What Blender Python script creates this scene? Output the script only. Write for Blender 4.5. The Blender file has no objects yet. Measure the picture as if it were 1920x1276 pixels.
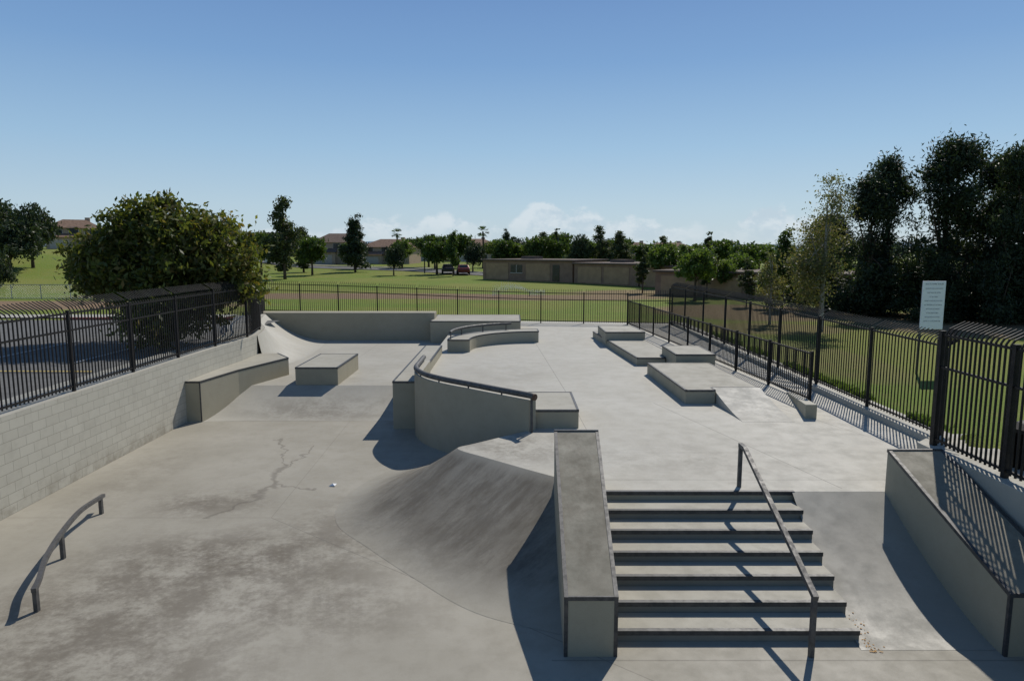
import bpy, math, random
from mathutils import Vector, Matrix
import numpy as np
random.seed(4)
sc=bpy.context.scene
sc.view_settings.view_transform='Standard'
try: sc.view_settings.look='None'
except: pass
sc.view_settings.exposure=0
COL=sc.collection
# ------------------------------------------------------------------ node helpers
def newmat(name):
    m=bpy.data.materials.new(name); m.use_nodes=True
    nt=m.node_tree
    return m,nt,nt.nodes['Principled BSDF']
def L(nt,a,b): nt.links.new(a,b)
def math_(nt,op,a,b=None,c=None,clamp=False):
    n=nt.nodes.new('ShaderNodeMath'); n.operation=op; n.use_clamp=clamp
    for i,v in enumerate((a,b,c)):
        if v is None: continue
        if isinstance(v,(int,float)): n.inputs[i].default_value=v
        else: L(nt,v,n.inputs[i])
    return n.outputs[0]
def vmath(nt,op,a,b):
    n=nt.nodes.new('ShaderNodeVectorMath'); n.operation=op
    for i,v in enumerate((a,b)):
        if isinstance(v,(tuple,list)): n.inputs[i].default_value=v
        else: L(nt,v,n.inputs[i])
    return n.outputs['Value'] if op in('DOT_PRODUCT','LENGTH') else n.outputs[0]
def noise(nt,vec,scale,detail=6,rough=.6,dist=0):
    n=nt.nodes.new('ShaderNodeTexNoise'); n.inputs['Scale'].default_value=scale
    n.inputs['Detail'].default_value=detail; n.inputs['Roughness'].default_value=rough
    n.inputs['Distortion'].default_value=dist
    if vec is not None: L(nt,vec,n.inputs['Vector'])
    return n.outputs['Fac']
def ramp(nt,fac,a,b,lo=0.,hi=1.):
    n=nt.nodes.new('ShaderNodeMapRange'); n.interpolation_type='SMOOTHSTEP'
    L(nt,fac,n.inputs[0]); n.inputs[1].default_value=a; n.inputs[2].default_value=b
    n.inputs[3].default_value=lo; n.inputs[4].default_value=hi
    return n.outputs[0]
def mix(nt,fac,a,b,mode='MIX'):
    n=nt.nodes.new('ShaderNodeMix'); n.data_type='RGBA'; n.blend_type=mode
    if isinstance(fac,(int,float)): n.inputs[0].default_value=fac
    else: L(nt,fac,n.inputs[0])
    for i,v in ((6,a),(7,b)):
        if isinstance(v,(tuple,list)): n.inputs[i].default_value=(*v[:3],1)
        else: L(nt,v,n.inputs[i])
    return n.outputs[2]
def pos(nt):
    return nt.nodes.new('ShaderNodeNewGeometry').outputs['Position']
def bump(nt,b,h,strength=.2,dist=.02):
    n=nt.nodes.new('ShaderNodeBump'); n.inputs['Strength'].default_value=strength
    n.inputs['Distance'].default_value=dist; L(nt,h,n.inputs['Height']); L(nt,n.outputs[0],b.inputs['Normal'])
def segmask(nt,P,s,soft=.4):
    x0,y0,x1,y1,w=s; dx,dy=x1-x0,y1-y0; l=math.hypot(dx,dy)
    q=vmath(nt,'SUBTRACT',P,(x0,y0,0))
    d=math_(nt,'ABSOLUTE',vmath(nt,'DOT_PRODUCT',q,(-dy/l,dx/l,0)))
    t=vmath(nt,'DOT_PRODUCT',q,(dx/l/l,dy/l/l,0))
    m=ramp(nt,d,w,w*soft)
    return math_(nt,'MULTIPLY',m,math_(nt,'COMPARE',t,.5,.5))
def ellmask(nt,P,cx,cy,rx,ry,a=1.,b=.5):
    q=vmath(nt,'MULTIPLY',vmath(nt,'SUBTRACT',P,(cx,cy,0)),(1/rx,1/ry,0))
    return ramp(nt,vmath(nt,'LENGTH',q,(0,0,0)),a,b)
def concrete(name,c1,c2,lines=(),stains=(),wet=(),rough=.75,stainc=(.12,.10,.075),spec=.35,blot=.5,streak=None,lk=.5):
    m,nt,b=newmat(name); P=pos(nt)
    n1=noise(nt,P,.4,5,.55); n2=noise(nt,P,2.6,7,.7); n3=noise(nt,P,70,3,.6)
    col=mix(nt,ramp(nt,n1,.32,.70),c1,c2)
    col=mix(nt,ramp(nt,n2,.42,.75,0,blot*.5),col,tuple(v*.76 for v in c1))
    col=mix(nt,ramp(nt,n3,.35,.7,0,.16),col,tuple(v*.6 for v in c1))
    nn=None
    for (cx,cy,rx,ry,k) in stains:
        if nn is None:
            na=noise(nt,P,1.1,10,.74); nb_=noise(nt,P,9,6,.75)
            nn=ramp(nt,math_(nt,'ADD',math_(nt,'MULTIPLY',na,.7),math_(nt,'MULTIPLY',nb_,.3)),.40,.59)
        mm=math_(nt,'MULTIPLY',ellmask(nt,P,cx,cy,rx,ry,1.,.1),nn)
        col=mix(nt,math_(nt,'MULTIPLY',mm,k),col,stainc)
    if streak:
        dx,dy,lo,hi,k=streak
        px=vmath(nt,'MULTIPLY',P,(1,1,.0))
        u=vmath(nt,'DOT_PRODUCT',px,(dx,dy,0)); v=vmath(nt,'DOT_PRODUCT',px,(-dy,dx,0))
        cb=nt.nodes.new('ShaderNodeCombineXYZ'); L(nt,math_(nt,'MULTIPLY',u,.6),cb.inputs[0]); L(nt,math_(nt,'MULTIPLY',v,1.7),cb.inputs[1])
        sn=noise(nt,cb.outputs[0],1.5,10,.75)
        s=nt.nodes.new('ShaderNodeSeparateXYZ'); L(nt,P,s.inputs[0])
        zz=math_(nt,'MULTIPLY',ramp(nt,s.outputs[2],.0,.25),ramp(nt,s.outputs[2],1.08,.90))
        col=mix(nt,math_(nt,'MULTIPLY',math_(nt,'MULTIPLY',zz,ramp(nt,sn,lo,hi,.35,1.)),k),col,stainc)
    if wet:
        wv=nt.nodes.new('ShaderNodeTexNoise'); wv.inputs['Scale'].default_value=1.6; wv.inputs['Detail'].default_value=5; L(nt,P,wv.inputs['Vector'])
        off=vmath(nt,'MULTIPLY',vmath(nt,'SUBTRACT',wv.outputs['Color'],(.5,.5,.5)),(1.1,1.1,0))
        P2=vmath(nt,'ADD',P,off); acc=None
        for s in wet:
            k=segmask(nt,P2,s,.1); acc=k if acc is None else math_(nt,'MAXIMUM',acc,k)
        col=mix(nt,math_(nt,'MULTIPLY',acc,.5),col,(.11,.094,.074))
    acc=None
    for s in lines:
        k=segmask(nt,P,s); acc=k if acc is None else math_(nt,'MAXIMUM',acc,k)
    if acc is not None: col=mix(nt,math_(nt,'MULTIPLY',acc,lk),col,(.10,.09,.075))
    L(nt,col,b.inputs['Base Color']); b.inputs['Specular IOR Level'].default_value=spec
    L(nt,ramp(nt,n2,.3,.7,rough-.12,rough+.1),b.inputs['Roughness'])
    h=math_(nt,'ADD',math_(nt,'MULTIPLY',n2,.5),math_(nt,'MULTIPLY',n3,.3))
    bump(nt,b,h,.25,.01)
    return m
def simple(name,c,rough=.6,metal=0,var=.25,scale=8,spec=.5,rust=None):
    m,nt,b=newmat(name); P=pos(nt); n=noise(nt,P,scale,5,.65)
    col=mix(nt,ramp(nt,n,.3,.7),c,tuple(v*(1-var) for v in c))
    if rust:
        col=mix(nt,ramp(nt,noise(nt,P,14,6,.7),.55,.72,0,.8),col,rust)
    L(nt,col,b.inputs['Base Color']); b.inputs['Metallic'].default_value=metal
    L(nt,ramp(nt,n,.3,.7,rough-.08,rough+.1),b.inputs['Roughness']); b.inputs['Specular IOR Level'].default_value=spec
    return m
def leafmat(name,cols,trans=.35,g_=1.):
    cols=[tuple(v*g_ for v in c) for c in cols]
    m,nt,b=newmat(name)
    g=nt.nodes.new('ShaderNodeNewGeometry')
    cr=nt.nodes.new('ShaderNodeValToRGB'); L(nt,g.outputs['Random Per Island'],cr.inputs[0])
    els=cr.color_ramp.elements
    while len(els)<len(cols): els.new(.5)
    for i,c in enumerate(cols):
        els[i].position=i/(len(cols)-1); els[i].color=(*c,1)
    big=noise(nt,g.outputs['Position'],.9,3,.6)
    col=mix(nt,ramp(nt,big,.4,.65,0,.45),cr.outputs[0],tuple(v*.5 for v in cols[0]))
    L(nt,col,b.inputs['Base Color']); b.inputs['Roughness'].default_value=.5; b.inputs['Specular IOR Level'].default_value=.3
    t=nt.nodes.new('ShaderNodeBsdfTranslucent'); L(nt,mix(nt,1.,col,(1.5,1.55,.7),'MULTIPLY'),t.inputs[0])
    ms=nt.nodes.new('ShaderNodeMixShader'); ms.inputs[0].default_value=trans
    L(nt,b.outputs[0],ms.inputs[1]); L(nt,t.outputs[0],ms.inputs[2]); L(nt,ms.outputs[0],nt.nodes['Material Output'].inputs[0])
    return m
# ------------------------------------------------------------------ mesh helpers
def add(name,V,F,mats,parent=None,smooth=False,label=None,cat=None,kind=None,group=None,mi=None,bev=0,loc=None):
    me=bpy.data.meshes.new(name); me.from_pydata([tuple(v) for v in V],[],[tuple(f) for f in F])
    if not isinstance(mats,(list,tuple)): mats=[mats]
    for m in mats: me.materials.append(m)
    if mi: me.polygons.foreach_set('material_index',mi)
    if smooth: me.polygons.foreach_set('use_smooth',[True]*len(me.polygons))
    me.update()
    o=bpy.data.objects.new(name,me); COL.objects.link(o)
    if parent: o.parent=parent
    if loc: o.location=loc
    if label: o['label']=label
    if cat: o['category']=cat
    if kind: o['kind']=kind
    if group: o['group']=group
    if bev:
        b=o.modifiers.new('bevel','BEVEL'); b.width=bev; b.segments=2; b.limit_method='ANGLE'; b.angle_limit=.7
    return o
def empty(name,loc,label,cat,group=None):
    o=bpy.data.objects.new(name,None); COL.objects.link(o); o.location=loc; o['label']=label; o['category']=cat
    o.empty_display_size=.3
    if group: o['group']=group
    return o
class MB:
    def __init__(s): s.V=[];s.F=[];s.M=[]
    def ext(s,V,F,m=0):
        o=len(s.V); s.V+=[tuple(v) for v in V]; s.F+=[tuple(i+o for i in f) for f in F]; s.M+=[m]*len(F)
    def box(s,x0,x1,y0,y1,z0,z1,m=0):
        V=[(x0,y0,z0),(x1,y0,z0),(x1,y1,z0),(x0,y1,z0),(x0,y0,z1),(x1,y0,z1),(x1,y1,z1),(x0,y1,z1)]
        s.ext(V,[(0,3,2,1),(4,5,6,7),(0,1,5,4),(1,2,6,5),(2,3,7,6),(3,0,4,7)],m)
    def tube(s,pts,r,n=8,m=0,ph=0.,cap=True):
        pts=[Vector(p) for p in pts]; V=[];F=[]
        rs=r if isinstance(r,(list,tuple)) else [r]*len(pts)
        for i,p in enumerate(pts):
            t=(pts[min(i+1,len(pts)-1)]-pts[max(i-1,0)]).normalized()
            up=Vector((0,0,1)) if abs(t.z)<.95 else Vector((0,1,0))
            a=t.cross(up).normalized(); b=a.cross(t).normalized()
            for k in range(n):
                g=ph+2*math.pi*k/n; V.append(p+(a*math.cos(g)+b*math.sin(g))*rs[i])
        for i in range(len(pts)-1):
            for k in range(n):
                F.append((i*n+k,i*n+(k+1)%n,(i+1)*n+(k+1)%n,(i+1)*n+k))
        if cap: F.append(tuple(range(n))[::-1]); F.append(tuple((len(pts)-1)*n+k for k in range(n)))
        s.ext(V,F,m)
    def sq(s,pts,half,m=0): 
        s.tube(pts,[h*1.41421 for h in half] if isinstance(half,list) else half*1.41421,4,m,math.pi/4)
    def make(s,name,mats,**k): return add(name,s.V,s.F,mats,mi=s.M,**k)
def prism(poly,z0,z1):
    n=len(poly); zf=z1 if callable(z1) else (lambda x,y:z1)
    V=[(x,y,z0) for x,y in poly]+[(x,y,zf(x,y)) for x,y in poly]
    F=[(i,(i+1)%n,n+(i+1)%n,n+i) for i in range(n)]+[tuple(range(n))[::-1],tuple(range(n,2*n))]
    return V,F,[0]*n+[0,1]
def catmull(pts,k=8):
    P=[Vector(p) for p in pts]; P=[2*P[0]-P[1]]+P+[2*P[-1]-P[-2]]; out=[]
    for i in range(1,len(P)-2):
        for j in range(k):
            t=j/k; a,b,c,d=P[i-1:i+3]
            out.append(.5*((2*b)+(c-a)*t+(2*a-5*b+4*c-d)*t*t+(3*b-3*c+d-a)*t**3))
    out.append(P[-2]); return out
def loft(T,B,z1,z0,p=1.7,K=16):
    T=catmull([(*q,0) for q in T]);B=catmull([(*q,0) for q in B]); V=[];F=[]
    for t,b in zip(T,B):
        for k in range(K+1):
            s=k/K; q=t.lerp(b,s); h=(1-s)**p
            V.append((q.x,q.y,z0+(z1-z0)*h))
    n=K+1
    for i in range(len(T)-1):
        for k in range(K): F.append((i*n+k,i*n+k+1,(i+1)*n+k+1,(i+1)*n+k))
    return V,F
def offset(path,d):
    P=[Vector(p[:2]) for p in path]; out=[]
    for i in range(len(P)):
        t=(P[min(i+1,len(P)-1)]-P[max(i-1,0)]).normalized(); out.append((P[i].x-t.y*d,P[i].y+t.x*d))
    return out
def smooth(a,b,x):
    t=max(0,min(1,(x-a)/(b-a))); return t*t*(3-2*t)
# ------------------------------------------------------------------ materials
lowlines=[(-9.9,12.6,-4.64,12.6,.012),(-4.64,12.6,-.1,9.0,.012),(-.1,9.0,1.9,7.4,.012),(-9.9,6.9,-2,6.9,.012),(-4.64,12.6,-4.9,20.3,.008),(.5,7.98,9,7.98,.02)]
wet=[(-6.3,18.2,-5.5,16,.05),(-5.5,16,-5.2,14.6,.15),(-5.2,14.7,-5.4,13.4,.13),(-5.4,13.5,-5.9,12.4,.10),(-5.2,14.5,-4.2,14.1,.06),(-5.3,17.5,-5.3,15.2,.05)]
lowst=[(-4.8,10.8,3.9,1.9,.85),(-6.2,13.4,1.9,1.3,.7),(-6.0,9.0,3.2,2.2,.75),(-3,9.3,2.8,1.7,.6),(-5,7.4,3.2,1.8,.7),(-8.5,15,1.2,4,.3),(-2.8,12.3,2.6,2.4,.55)]
M_low=concrete('lower_concrete',(.318,.294,.238),(.385,.358,.297),lowlines,lowst,wet,stainc=(.125,.105,.078),lk=.4,blot=.7)
decklines=[(1.05,29.6,1.58,18.95,.012),(1.4,18.1,4.6,18.1,.012),(1.58,18.95,1.7,15.2,.01),(3.8,17.95,5.67,11.3,.014),(6.9,17.5,8.7,11.8,.012),(1.4,13.4,8.7,13.4,.008),(-3,24.5,4.4,24.5,.01),(.6,11.75,8.7,11.75,.012)]
M_deck=concrete('deck_concrete',(.425,.403,.342),(.48,.458,.395),decklines,[(2.5,13,3.5,2,.22),(-.2,22,2.4,6,.2),(5,13,3,2,.15),(0,13.9,1.9,2.0,.6)],rough=.68,spec=.3,blot=.45,lk=.6)
M_mid=concrete('mid_concrete',(.385,.364,.308),(.445,.424,.363),[(-6.5,22.7,-6.5,34,.01),(-9.5,28,-3.2,28,.01)],[(-6,24,3,3,.2),(-6,21,4,1.5,.5)],blot=.5)
M_mound=concrete('mound_concrete',(.30,.278,.226),(.35,.327,.27),(),[(-2.2,12.3,2.3,2.2,.4),(-.6,11.0,2.2,1.9,.45)],stainc=(.118,.102,.078),streak=(.72,.69,.36,.64,.9))
M_bank=concrete('bank_concrete',(.305,.289,.243),(.345,.328,.278),(),[(5.4,10,1.5,2,.2)],rough=.6,spec=.45,blot=.3)
M_paint=concrete('painted_ledge_side',(.345,.313,.226),(.385,.35,.26),(),(),blot=.5)
M_ltop=concrete('ledge_top',(.355,.333,.272),(.425,.402,.335),(),(),blot=.6)
M_ltopd=concrete('worn_ledge_top',(.245,.226,.17),(.335,.312,.245),(),[(1,10,2.5,3.5,.65),(7,10,2,3,.55)],stainc=(.14,.118,.082),blot=1.)
M_steel=simple('steel_edge',(.10,.10,.10),.5,.5,.4,12)
M_rail=simple('worn_steel_rail',(.12,.117,.112),.6,.2,.4,10,.4)
M_rust=simple('rusty_pipe',(.16,.10,.07),.7,.3,.5,20,rust=(.20,.06,.02))
M_fence=simple('black_fence_paint',(.013,.011,.010),.6,0,.3,6,.3)
M_white=simple('white_sign_paint',(.88,.88,.88),.5,0,.05)
M_ink=simple('sign_ink',(.26,.28,.32),.6)
M_nose=simple('stair_nosing',(.075,.075,.073),.5,.2,.4,10)
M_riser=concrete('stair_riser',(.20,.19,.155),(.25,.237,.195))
m,nt,b=newmat('block_wall'); P=pos(nt); s=nt.nodes.new('ShaderNodeSeparateXYZ'); L(nt,P,s.inputs[0])
c=nt.nodes.new('ShaderNodeCombineXYZ'); L(nt,s.outputs[1],c.inputs[0]); L(nt,s.outputs[2],c.inputs[1])
br=nt.nodes.new('ShaderNodeTexBrick'); L(nt,c.outputs[0],br.inputs['Vector'])
for k,v in (('Scale',1),('Mortar Size',.007),('Mortar Smooth',.3),('Bias',0),('Brick Width',.41),('Row Height',.205)): br.inputs[k].default_value=v
br.inputs['Color1'].default_value=(.455,.43,.355,1); br.inputs['Color2'].default_value=(.495,.47,.39,1); br.inputs['Mortar'].default_value=(.31,.29,.235,1)
nn=noise(nt,P,2.5,7,.7); col=mix(nt,ramp(nt,nn,.45,.75,0,.35),br.outputs[0],(.32,.298,.24)); 
low=math_(nt,'MULTIPLY',ramp(nt,s.outputs[2],.5,0.),ramp(nt,nn,.35,.65,0,.6)); col=mix(nt,low,col,(.22,.19,.14))
L(nt,col,b.inputs['Base Color']); b.inputs['Roughness'].default_value=.85
bump(nt,b,math_(nt,'ADD',math_(nt,'MULTIPLY',br.outputs['Fac'],-1.),math_(nt,'MULTIPLY',nn,.3)),.3,.01)
M_block=m
m,nt,b=newmat('grass_ground'); P=pos(nt)
n1=noise(nt,P,.09,6,.6,.5); n2=noise(nt,P,1.1,8,.75); n3=noise(nt,P,14,4,.7)
col=mix(nt,ramp(nt,n1,.38,.62),(.17,.23,.042),(.23,.24,.06))
col=mix(nt,ramp(nt,n2,.48,.7,0,.5),col,(.28,.23,.095))
col=mix(nt,ramp(nt,n3,.4,.65,0,.5),col,(.09,.135,.024))
for (cx,cy,rx,ry,k) in [(-40,48,24,8,1.),(-18,62,24,4.5,.95),(3,60,12,4,.9),(16,46,7,7,.85),(14,36,4,3,.5),(28,38,10,8,.9),(20,66,16,7,.8),(12,26,2,6,.3)]:
    mk=math_(nt,'MULTIPLY',ellmask(nt,P,cx,cy,rx,ry,1.05,.75),ramp(nt,n2,.25,.5,.6,1.))
    col=mix(nt,math_(nt,'MULTIPLY',mk,k),col,(.24,.165,.105))
L(nt,col,b.inputs['Base Color']); b.inputs['Roughness'].default_value=.9; b.inputs['Specular IOR Level'].default_value=.1
bump(nt,b,n3,.8,.06); M_grass=m
M_asph=simple('asphalt',(.17,.168,.16),.85,0,.25,3,.2)
M_walk=concrete('pavement_concrete',(.38,.36,.30),(.45,.43,.365))
M_redk=simple('red_kerb_paint',(.28,.05,.04),.7)
M_yel=simple('yellow_paint',(.55,.40,.06),.7)
M_wline=simple('white_line_paint',(.6,.6,.58),.7)
M_bark=simple('bark',(.12,.09,.065),.9,0,.5,9,.1)
M_barkw=simple('pale_bark',(.36,.33,.28),.8,0,.4,5,.2)
M_mag=leafmat('magnolia_leaves',[(.035,.048,.012),(.065,.08,.02),(.115,.115,.024),(.045,.062,.016),(.14,.10,.032)],.4,1.6)
M_pine=leafmat('pine_needles',[(.014,.022,.011),(.026,.038,.017),(.036,.052,.022)],.24,1.5)
M_pinef=leafmat('conifer_needles',[(.014,.022,.011),(.026,.038,.017),(.036,.052,.022)],.22,1.8)
M_syc=leafmat('sycamore_leaves',[(.065,.08,.032),(.10,.11,.047),(.15,.12,.068),(.08,.09,.04)],.42,1.4)
M_grn=leafmat('green_leaves',[(.035,.055,.015),(.05,.085,.02),(.07,.10,.025)],.4,1.4)
M_oliv=leafmat('olive_leaves',[(.03,.042,.018),(.045,.06,.028),(.06,.07,.03)],.35,1.6)
M_light=leafmat('light_green_leaves',[(.07,.11,.025),(.10,.15,.035),(.12,.16,.05)],.45,1.15)
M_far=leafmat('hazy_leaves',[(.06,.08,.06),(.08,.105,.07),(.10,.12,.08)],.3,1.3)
# ------------------------------------------------------------------ skatepark surfaces
add('skatepark_floor',[(-10.1,-7,0),(9.2,-7,0),(9.2,23.2,0),(-10.1,23.2,0)],[(0,1,2,3)],M_low,kind='structure')
T=[(.3,15.05),(-.25,14.55),(-.8,14.05),(-1.12,13.76),(-1.0,13.5),(-.6,13.14),(-.1,12.68),(.35,12.27),(.78,11.9)]
B=[(-1.40,16.75),(-2.3,16.1),(-3.05,15.1),(-3.5,13.6),(-3.3,12.3),(-2.45,11.2),(-1.5,10.1),(-.5,9.1),(.78,8.5)]
C=[(-2.74,20.6),(-2.74,19.6),(-2.70,18.6),(-2.35,17.7),(-1.8,17.0),(-1.1,16.35),(-.4,15.7),(.38,15.0)]
Cs=[(p.x,p.y) for p in catmull([(*q,0) for q in C],6)]
lip=[(p.x,p.y) for p in catmull([(*q,0) for q in T],8)]
deck=[(.78,11.15),(8.8,11.15),(8.8,38.2),(.4,39.4),(.4,36.),(-3.1,36.),(-3.1,19.3),(-2.6,19.3),(-2.5,18.5),(-2.2,17.85),(-1.65,17.2),(-1.,16.55),(-.3,15.85)]+lip
V,F,mi=prism(deck,-.3,1.05); add('skatepark_deck',V,F,[M_paint,M_deck],mi=mi,kind='structure')
V,F=loft(T,B,1.052,.003,1.5,22); add('skatepark_mound',V,F,M_mound,smooth=True,kind='structure')
V,F,mi=prism([(-9.9,22.6),(-3.0,22.6),(-3.0,34.4),(-12.6,34.4),(-11.3,30),(-9.9,25.6)],-.3,.6); add('skatepark_middle_level',V,F,[M_paint,M_mid],mi=mi,kind='structure')
V,F=loft([(-9.9,22.6),(-8,22.6),(-5.5,22.6),(-3.0,22.6)],[(-9.9,19.8),(-8.6,20.1),(-5.5,20.15),(-3.0,20.15)],.602,.003,1.6); add('skatepark_bank',V,F,M_mid,smooth=True,kind='structure')
V,F=loft([(-9.62,25.6),(-10.2,28),(-11.1,30),(-11.8,32),(-12.4,34.25)],[(-9.2,25.6),(-8.8,28),(-8.8,30),(-9.0,32),(-9.4,34.25)],1.93,.603,2.); add('skatepark_quarter_bank',V,F,M_deck,smooth=True,kind='structure')
V,F=loft([(4.75,11.15),(5.3,11.15),(5.9,11.15),(6.5,11.15)],[(4.5,8.2),(5.2,8.2),(5.9,8.2),(6.5,8.2)],1.052,.003,1.5); add('skatepark_stair_bank',V,F,M_bank,smooth=True,kind='structure')
# stairs
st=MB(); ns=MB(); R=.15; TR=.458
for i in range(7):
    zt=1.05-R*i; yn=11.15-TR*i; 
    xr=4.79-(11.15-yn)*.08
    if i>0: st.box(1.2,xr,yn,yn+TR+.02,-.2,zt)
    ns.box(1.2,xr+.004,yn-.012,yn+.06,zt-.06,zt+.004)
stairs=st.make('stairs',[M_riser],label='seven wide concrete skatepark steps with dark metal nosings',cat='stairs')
tp=MB()
for i in range(1,7):
    yn=11.15-TR*i; xr=4.79-(11.15-yn)*.08
    tp.box(1.2,xr-.002,yn+.06,yn+TR-.012,1.05-R*i-.02,1.05-R*i+.003)
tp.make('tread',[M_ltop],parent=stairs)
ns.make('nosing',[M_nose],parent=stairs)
# ------------------------------------------------------------------ ledges
def ledge(name,poly,z0,z1,label,cat='ledge',top=None,edges=None,side=None):
    V,F,mi=prism(poly,z0,z1)
    o=add(name,V,F,[side or M_paint,top or M_ltop],mi=mi,bev=.012,label=label,cat=cat)
    zf=z1 if callable(z1) else (lambda x,y:z1)
    e=MB(); n=len(poly)
    for (i,j) in (edges if edges is not None else [(k,(k+1)%n) for k in range(n)]):
        a=Vector((*poly[i],zf(*poly[i]))); c=Vector((*poly[j],zf(*poly[j]))); d=(c-a); dn=d.normalized()
        inn=Vector((-dn.y,dn.x,0)).normalized()*.02+Vector((0,0,-.02))
        e.sq([a+inn-dn*.002,c+inn+dn*.002],.027)
    e.make('steel_edge',[M_steel],parent=o)
    return o
def rect(x0,x1,y0,y1): return [(x0,y0),(x1,y0),(x1,y1),(x0,y1)]
h1=ledge('hubba_ledge',[(.66,8.06),(1.33,8.06),(1.50,11.6),(.74,11.6)],-.2,lambda x,y:.8+(y-8.06)*.339,'sloping concrete ledge with worn top and steel edges beside the stairs',top=M_ltopd)
h2=ledge('hubba_ledge',[(6.24,8.06),(7.15,8.06),(7.23,11.15),(6.32,11.15)],-.2,lambda x,y:.84+(y-8.06)*.307,'sloping concrete ledge with steel edges beside a smooth bank',top=M_ltopd)
for x in (.68,1.31): 
    e=MB(); e.box(x-.024,x+.024,8.054,8.10,0.0,.76); e.make('steel_edge',[M_steel],parent=h1)
e=MB(); e.box(6.236,6.28,8.054,8.10,0.0,.80); e.make('steel_edge',[M_steel],parent=h2)
ledge('manual_pad',rect(-7.3,-5.87,22.65,25.75),.5,1.2,'low rectangular concrete bench-like pad above a bank')
lo=ledge('concrete_ledge',[(-9.9,20),(-9.3,20),(-8.95,22),(-8.15,24.6),(-8.9,25.7),(-9.9,25.7)],-.2,1.23,'long angled concrete ledge against a block wall',edges=[(0,1),(1,2),(2,3),(3,4)])
e=MB(); e.box(-9.33,-9.296,19.996,20.03,0,1.19); e.make('steel_edge',[M_steel],parent=lo)
ledge('concrete_ledge',rect(-3.42,-2.76,19.2,26.7),-.2,1.39,'long straight concrete ledge beside a curved wall')
ledge('concrete_ledge',rect(.42,1.53,15.3,17.3),.9,1.48,'short concrete ledge behind a curved wall and pipe rail')
ledge('concrete_ledge',rect(-4.0,.42,33.2,36.6),.4,1.68,'broad raised concrete ledge below an iron fence',top=M_ltop)
ledge('manual_pad',[(4.44,23.95),(5.45,23.95),(5.45,24.75),(5.9,24.75),(5.5,31.9),(3.8,31.9)],.9,1.33,'long low concrete pad with a block on its end')
ledge('concrete_block',[(3.97,28.8),(5.66,28.8),(5.5,31.2),(3.95,31.2)],1.2,1.67,'square concrete block standing on a low pad')
ledge('concrete_block',rect(5.48,6.8,22.55,24.7),.9,1.66,'square concrete block between two low pads')
ledge('manual_pad',[(4.62,17.85),(5.42,17.85),(5.42,18.2),(6.72,18.2),(6.5,22.3),(4.48,22.3)],.9,1.42,'low concrete pad with a small launch ramp at its end')
V,F=loft([(5.44,18.19),(5.9,18.19),(6.3,18.19),(6.72,18.19)],[(5.5,15.9),(5.9,15.9),(6.3,15.9),(6.75,15.9)],1.422,1.054,1.5)
n=len(V); 
base=[(v[0],v[1],1.0) for v in V]; K=17; nc=n//K
F2=list(F)
for i in (0,nc-1):
    for k in range(K-1):
        a=i*K+k; q=(a,a+1,n+a+1,n+a); F2.append(q)
add('launch_ramp',list(V)+base,F2,M_deck,label='small curved concrete launch ramp at end of low pad',cat='ramp')
def bandmesh(path,w,z0,z1):
    I=offset(path,w); V=[];F=[];M=[]
    for a,b_ in zip(path,I): V+=[(a[0],a[1],z0),(a[0],a[1],z1),(b_[0],b_[1],z1),(b_[0],b_[1],z0)]
    for i in range(len(path)-1):
        a=4*i;b_=a+4
        F+=[(a,b_,b_+1,a+1),(a+1,b_+1,b_+2,a+2),(a+2,b_+2,b_+3,a+3)]; M+=[0,1,0]
    F+=[(0,1,2,3),tuple(4*(len(path)-1)+k for k in (3,2,1,0))]; M+=[0,0]
    return V,F,M
V,F,mi=bandmesh(Cs,.24,-.2,1.77)
cw=add('curved_wall',V,F,[M_paint,M_deck],mi=mi,label='tan painted curved concrete wall topped by a steel pipe',cat='wall')
rp=[(x,y,1.875) for x,y in offset(Cs,.05)]; rp.append((.50,14.86,1.875))
t=MB(); t.tube(rp,.07,14); t.make('pipe_rail',[M_rail],parent=cw,smooth=True)
t=MB()
for i in range(2,len(rp),7): x,y,z=rp[i]; t.tube([(x,y,1.7),(x,y,1.85)],.02,8)
t.tube([(.44,14.92,1.0),(.44,14.92,1.84)],.03,10); t.make('bracket',[M_rail],parent=cw)
t=MB(); t.tube([(.49,14.87,1.875),(.515,14.845,1.875)],.075,16); t.make('pipe_end',[M_rust],parent=cw)
cx,cy=1.15,27.3
def ring(r1,a0=182,a1=90,n=24):
    return [(cx+r1*math.cos(math.radians(a0+(a1-a0)*i/n)),cy+(r1*.98)*math.sin(math.radians(a0+(a1-a0)*i/n))) for i in range(n+1)]
po=ring(3.75); V,F,mi=bandmesh(po,-.9,.9,1.55)
cl=add('curved_ledge',V,F,[M_paint,M_ltop],mi=mi,label='quarter-circle concrete ledge with a curved steel rail',cat='ledge')
e=MB(); pi_=offset(po,-.88); e.sq([(x,y,1.535) for x,y in pi_],.026); po2=offset(po,-.02); e.sq([(x,y,1.535) for x,y in po2],.026)
e.sq([(*po2[0],1.535),(*pi_[0],1.535)],.026); e.sq([(*po2[-1],1.535),(*pi_[-1],1.535)],.026); e.make('steel_edge',[M_steel],parent=cl)
rr=offset(po,-.12)[:20]; t=MB(); t.tube([(x,y,1.84) for x,y in rr],.06,10); 
for i in (1,7,13,18): x,y=rr[i]; t.tube([(x,y,1.5),(x,y,1.82)],.025,8)
t.make('curved_rail',[M_rail],parent=cl)
pr=[(-8.12,13.05,.28),(-8.03,12.8,.33),(-7.85,11.9,.41),(-7.5,10.84,.44),(-7.15,9.95,.43),(-6.85,9.35,.38),(-6.76,9.1,.34)]
pc=catmull(pr,6); t=MB(); t.sq(pc,.033); gr=t.make('grind_rail',[M_rail],label='low curved steel grind rail on three short posts',cat='rail')
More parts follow.
